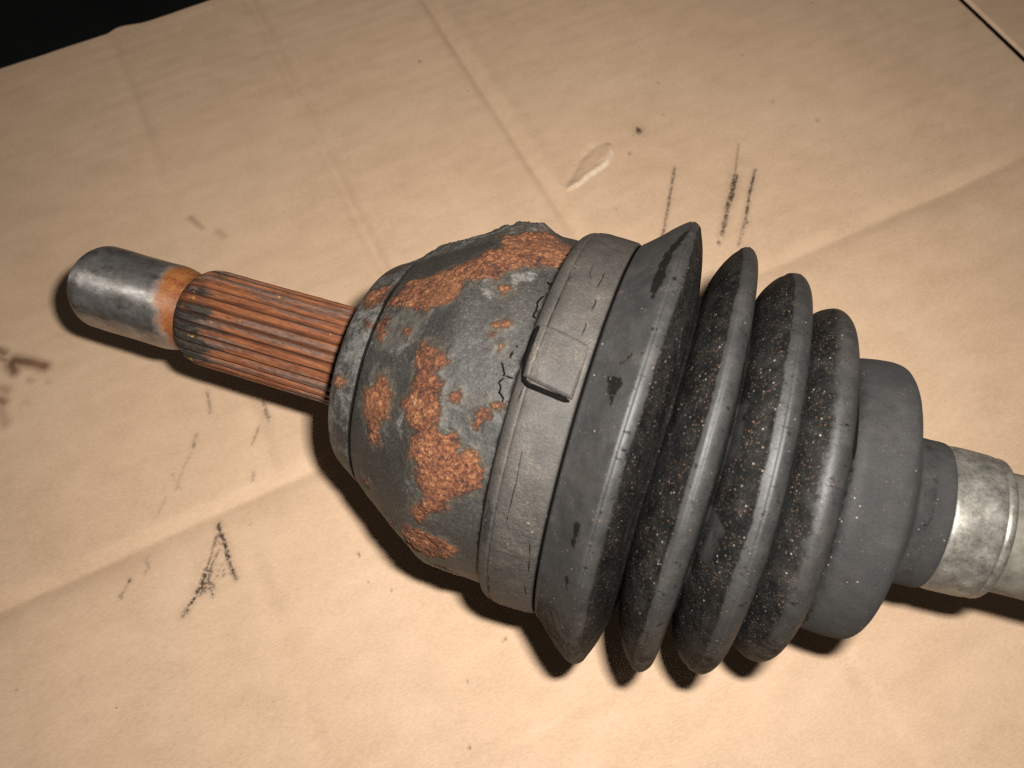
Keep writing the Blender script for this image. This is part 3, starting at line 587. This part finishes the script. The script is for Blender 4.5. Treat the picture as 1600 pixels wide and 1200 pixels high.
jr = random.Random(5)
for L in CRACKS:
    if len(L) > 1:
        pts = [on(s + jr.uniform(-.12, .12) - 0.6, a + jr.uniform(-.2, .2), 44.78) for s, a in densify(L, 3)]
        tube('crack', pts, 0.22, M_CRACK_SHADOW, cup)

# -- wide clamp band round the big end of the boot
BANDR = [(-24.7, 44.0), (-24.65, 45.4), (-24.4, 46.1), (-23.6, 46.9), (-22.6, 47.4), (-22.0, 47.5), (-21.85, 47.25), (-21.6, 47.6), (-20, 47.95), (-16, 47.85), (-12.6, 47.6), (-11.6, 47.4), (-11.2, 46.9), (-11.1, 45.5)]
prof = smooth_profile(BANDR, 0.4)
S0, TH0 = np.meshgrid(prof[:, 0], th, indexing='ij')
blk = union_sdf(S0, TH0, CLAMPBLK, (np.array([-30., 0.]), np.array([47.8, 47.8])))
deg0 = np.degrees(TH0)
S, TH, P = revolve(prof, 0, lambda S, TH, R, P: 0.10 * fbm(P, 1 / 9., 2, 7) + (0.05 + 0.10 * sstep(-35, -60, deg0)) * fbm(P, 1 / 1.3, 2, 8), theta=th)
low = sstep(-25, -60, np.degrees(TH))
dirt_shade = np.maximum(sstep(-24.3, -24.6, S), sstep(-11.45, -11.15, S))
band = link('clamp_band', mesh_from_grid('clamp_band', P / 1000, True, {'black': blk, 'grit': low, 'dirt_shade': dirt_shade}, caps=False), M_BAND, shaft)
for L in STAMPS:
    if len(L) > 1:
        D_ = densify(L, 3)
        tube('stamped_line', [on(s + jr.uniform(-.06, .06), a, float(np.interp(s, [q[0] for q in BANDR], [q[1] for q in BANDR])) + 0.02) for s, a in D_], 0.12, M_CRACK_SHADOW, band)
# folded tab of the clamp: a raised plate with rounded corners
T_ = np.array(TAB); s0, s1 = -23.2, -12.2
a_hi, a_lo = float(T_[:3, 1].max()), float(T_[3:7, 1].min())
nu, nv = 60, 60
U, W = np.meshgrid(np.linspace(-1, 1, nu), np.linspace(-1, 1, nv), indexing='ij')
# squircle mapping keeps the corners round
k_ = 0.05
UU = U * np.sqrt(1 - k_ * W ** 2 * 1.0); WW = W * np.sqrt(1 - k_ * U ** 2)
sc, sh = (s0 + s1) / 2, (s1 - s0) / 2; ac, ah = (a_hi + a_lo) / 2, (a_hi - a_lo) / 2
edge = np.maximum(np.abs(U), np.abs(W))
SS = sc + sh * UU; AA = ac + ah * WW - 1.2 * UU
lift = 1.5 * (1 - sstep(0.90, 1.0, edge) * 0.35)
base = np.interp(SS, [q[0] for q in BANDR], [q[1] for q in BANDR])
base = np.where(SS < -22.5, 47.3, base)
RR = base + lift * (0.35 + 0.65 * sstep(0.9, -0.9, W)) + 0.05 * fbm(np.stack([SS, AA, 0 * SS], -1), 1 / 2., 2, 9)
V = np.stack([SS, RR * np.sin(np.radians(AA)), RR * np.cos(np.radians(AA))], -1)
RB = base - 0.6
VB = np.stack([SS, RB * np.sin(np.radians(AA)), RB * np.cos(np.radians(AA))], -1)
V2 = np.concatenate([VB[:1], V, VB[-1:]], 0)
L0 = np.concatenate([VB[:1, :1], VB[:, :1], VB[-1:, :1]], 0); L1 = np.concatenate([VB[:1, -1:], VB[:, -1:], VB[-1:, -1:]], 0)
V3 = np.concatenate([L0, V2, L1], 1)
zz = np.zeros(V3.shape[:2])
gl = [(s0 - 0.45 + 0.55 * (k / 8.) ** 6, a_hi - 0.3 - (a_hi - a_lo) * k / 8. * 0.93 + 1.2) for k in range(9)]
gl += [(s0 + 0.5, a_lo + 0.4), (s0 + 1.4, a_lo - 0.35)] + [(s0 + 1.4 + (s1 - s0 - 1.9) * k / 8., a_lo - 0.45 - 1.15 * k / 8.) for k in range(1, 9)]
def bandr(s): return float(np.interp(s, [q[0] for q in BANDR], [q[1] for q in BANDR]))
tube('tab_shadow_line', [on(s, a, max(bandr(s), 46.4) + 0.1) for s, a in gl], 0.62, M_CRACK_SHADOW, band, 8)  # black tube painted in as the tab's shadow, left and bottom edges
tabo = link('tab', mesh_from_grid('tab', V3 / 1000, False, {'black': zz - 9, 'grit': zz + 0.25, 'dirt_shade': zz}, flip=True), M_BAND, band)

# -- rubber bellows
BOOTR = [(-24.0, 44.7), (-11.4, 45.6), (-10.9, 46.4), (-10.5, 47.4), (-9.5, 48.2), (-7, 50.3), (-4, 53.1), (-1.4, 55.0), (-0.75, 55.25), (-0.55, 55.05), (-0.3, 55.35), (0.6, 55.2), (1.6, 54.5), (1.9, 54.1), (2.2, 53.4), (3.6, 49.8), (4.8, 45.0), (5.6, 40.5), (6.1, 38.4), (6.5, 38.2), (6.9, 39.6),
         (7.7, 43.2), (9.2, 46.8), (11.0, 49.7), (12.6, 51.4), (12.85, 51.75), (13.2, 51.95), (14.05, 52.35), (14.25, 52.15), (14.5, 52.45), (15.8, 51.9), (17.0, 50.4), (17.7, 47.8), (18.15, 44.2), (18.5, 40.4), (18.8, 38.5), (19.1, 38.1), (19.4, 39.2),
         (20.1, 42.0), (21.6, 44.8), (23.4, 46.9), (25.0, 48.05), (25.25, 48.35), (25.6, 48.5), (27.3, 48.8), (27.5, 48.6), (27.75, 48.8), (29.0, 48.2), (30.2, 46.8), (30.9, 44.4), (31.4, 41.0), (31.8, 38.6), (32.1, 37.9), (32.5, 38.5),
         (33.2, 39.7), (35.0, 41.4), (36.8, 42.3), (38.5, 42.7), (40.2, 42.2), (41.5, 41.0), (42.2, 39.4), (42.4, 38.9), (42.9, 36.4), (43.3, 33.2), (43.7, 31.3), (44.2, 30.9), (45.0, 31.6),
         (46.5, 32.4), (49, 32.8), (52, 33.0), (54.6, 32.9), (56.2, 32.4), (57.3, 31.2), (57.9, 29.8), (58.2, 28.9), (58.8, 27.2), (59.8, 24.0), (60.9, 20.6), (61.5, 18.8), (62.2, 17.9), (63.4, 17.5), (66, 17.3), (69.7, 17.0), (70.0, 15.9), (72, 15.6), (80, 15.2)]
prof = smooth_profile(BOOTR, 0.42)
RADB = (np.array([c[0] for c in BOOTR]), np.array([c[1] for c in BOOTR]))
thb = np.concatenate([np.radians(np.linspace(-180, -140, 36, endpoint=False)), np.radians(np.linspace(-140, 85, 500, endpoint=False)), np.radians(np.linspace(85, 180, 70, endpoint=False))])
S0, TH0 = np.meshgrid(prof[:, 0], thb, indexing='ij')
P0 = np.stack([S0, 45 * np.sin(TH0), 45 * np.cos(TH0)], -1)
blk = union_sdf(S0, TH0, BLACK, RADB)
sw = S0 + 0.75 * fbm(P0, 1 / 9., 3, 51) + 0.25 * fbm(P0, 1 / 1.6, 2, 52)
def bandf(a, b, w=0.5): return sstep(a - w, a + w, sw) * sstep(b + w, b - w, sw)
grit = np.maximum.reduce([bandf(1.6, 8.5, .7) * 0.95, bandf(5.5, 13.1, .6), bandf(17.6, 25.7, .6), bandf(30.8, 37.4, 2.6) * 0.95, bandf(42.6, 44.6, .4) * 0.6, bandf(62.8, 66, .4) * 0.35])
# grey highlight patches painted on, breaking the dark flanks (left side of the third ridge)
patch = union_sdf(S0, TH0, [[(18.6, -2), (20.8, -6), (20.6, -22), (18.8, -24)], [(18.5, -34), (21.5, -38), (21.8, -50), (19, -52)], [(18.6, -58), (20, -60), (20.2, -66), (18.6, -66)]], RADB)
grit = grit * (1 - 0.8 * sstep(-1.2, 1.6, patch + 1.6 * fbm(P0, 1 / 3., 3, 53)))
grit = np.maximum(grit, 0.62 * sstep(-50, -85, np.degrees(TH0)) * (sw > -10) * (sw < 46))
crest = np.maximum.reduce([bandf(-1.5, 2), bandf(12.7, 17.2), bandf(25.3, 30.3), bandf(37.5, 43)])
S, TH, P = revolve(prof, 0, lambda S, TH, R, P: (0.16 * fbm(P, 1 / 14., 2, 10) + 0.035 * fbm(P, 1 / 1.0, 2, 11)) * sstep(-10.9, -10, S), bent=True, theta=thb)
# the folds are hand-squeezed, not perfect circles
wv = 0.45 * np.sin(2 * TH + 0.4 * S / 10.) + 0.35 * np.sin(3 * TH + 1.3 + S / 13.)
P[..., 0] += wv * sstep(-8, 2, S) * sstep(66, 50, S)
dirt_shade = np.zeros_like(S)
for v_ in (6.4, 18.9, 32.0, 44.0): dirt_shade = np.maximum(dirt_shade, 0.75 * np.exp(-((S - v_) / 0.55) ** 2))  # valley bottoms: dirt, with the shade between the folds coloured in
dirt_shade = np.maximum(dirt_shade, sstep(-10.6, -11.0, S))
matte = np.maximum(sstep(44, 48, S), np.clip(dirt_shade * 1.4, 0, 1)); matte = np.maximum(matte, 0.45 * sstep(0, -4, S))
boot = link('boot', mesh_from_grid('boot', P / 1000, True, {'grit': grit, 'black': blk, 'crest': crest, 'dirt_shade': dirt_shade, 'matte': matte}, caps=False), M_BOOT, shaft)
boot['label'] = 'ribbed black rubber boot, gritty between the folds'
# split flap of rubber by the last fold
pts = [on(43.9 + 0.10 * i, 24 - 4.2 * i, 32.0 - 0.1 * i, True) for i in range(9)]
tube('crack', pts, 0.42, M_CRACK_SHADOW, boot)

# -- small silver clamp at the narrow end
prof = smooth_profile([(69.6, 15.4), (69.7, 16.2), (70.0, 16.6), (71.5, 16.85), (75, 16.85), (79.4, 16.6), (80.2, 16.35), (80.5, 16.15), (80.9, 16.35), (81.8, 16.3), (82.4, 15.9), (82.7, 15.0), (82.8, 13.5)], 0.35)
S, TH, P = revolve(prof, 260, lambda S, TH, R, P: 0.14 * fbm(P, 1 / 4., 2, 12) + 0.5 * np.exp(-((np.degrees(TH) + 88) / 7) ** 2) * sstep(70, 72, S) * (0.4 + 0.6 * np.sin(S * 0.9)), bent=True)
link('small_clamp', mesh_from_grid('small_clamp', P / 1000, True, caps=False), M_ZINC, shaft)
# -- the bar
prof = smooth_profile([(70, 13.9), (87, 13.9), (110, 13.9), (200, 13.9), (330, 13.9)], 1.5)
S, TH, P = revolve(prof, 160, lambda S, TH, R, P: 0.08 * fbm(P, 1 / 3., 2, 13), bent=True)
link('bar', mesh_from_grid('bar', P / 1000, True), M_BAR, shaft)
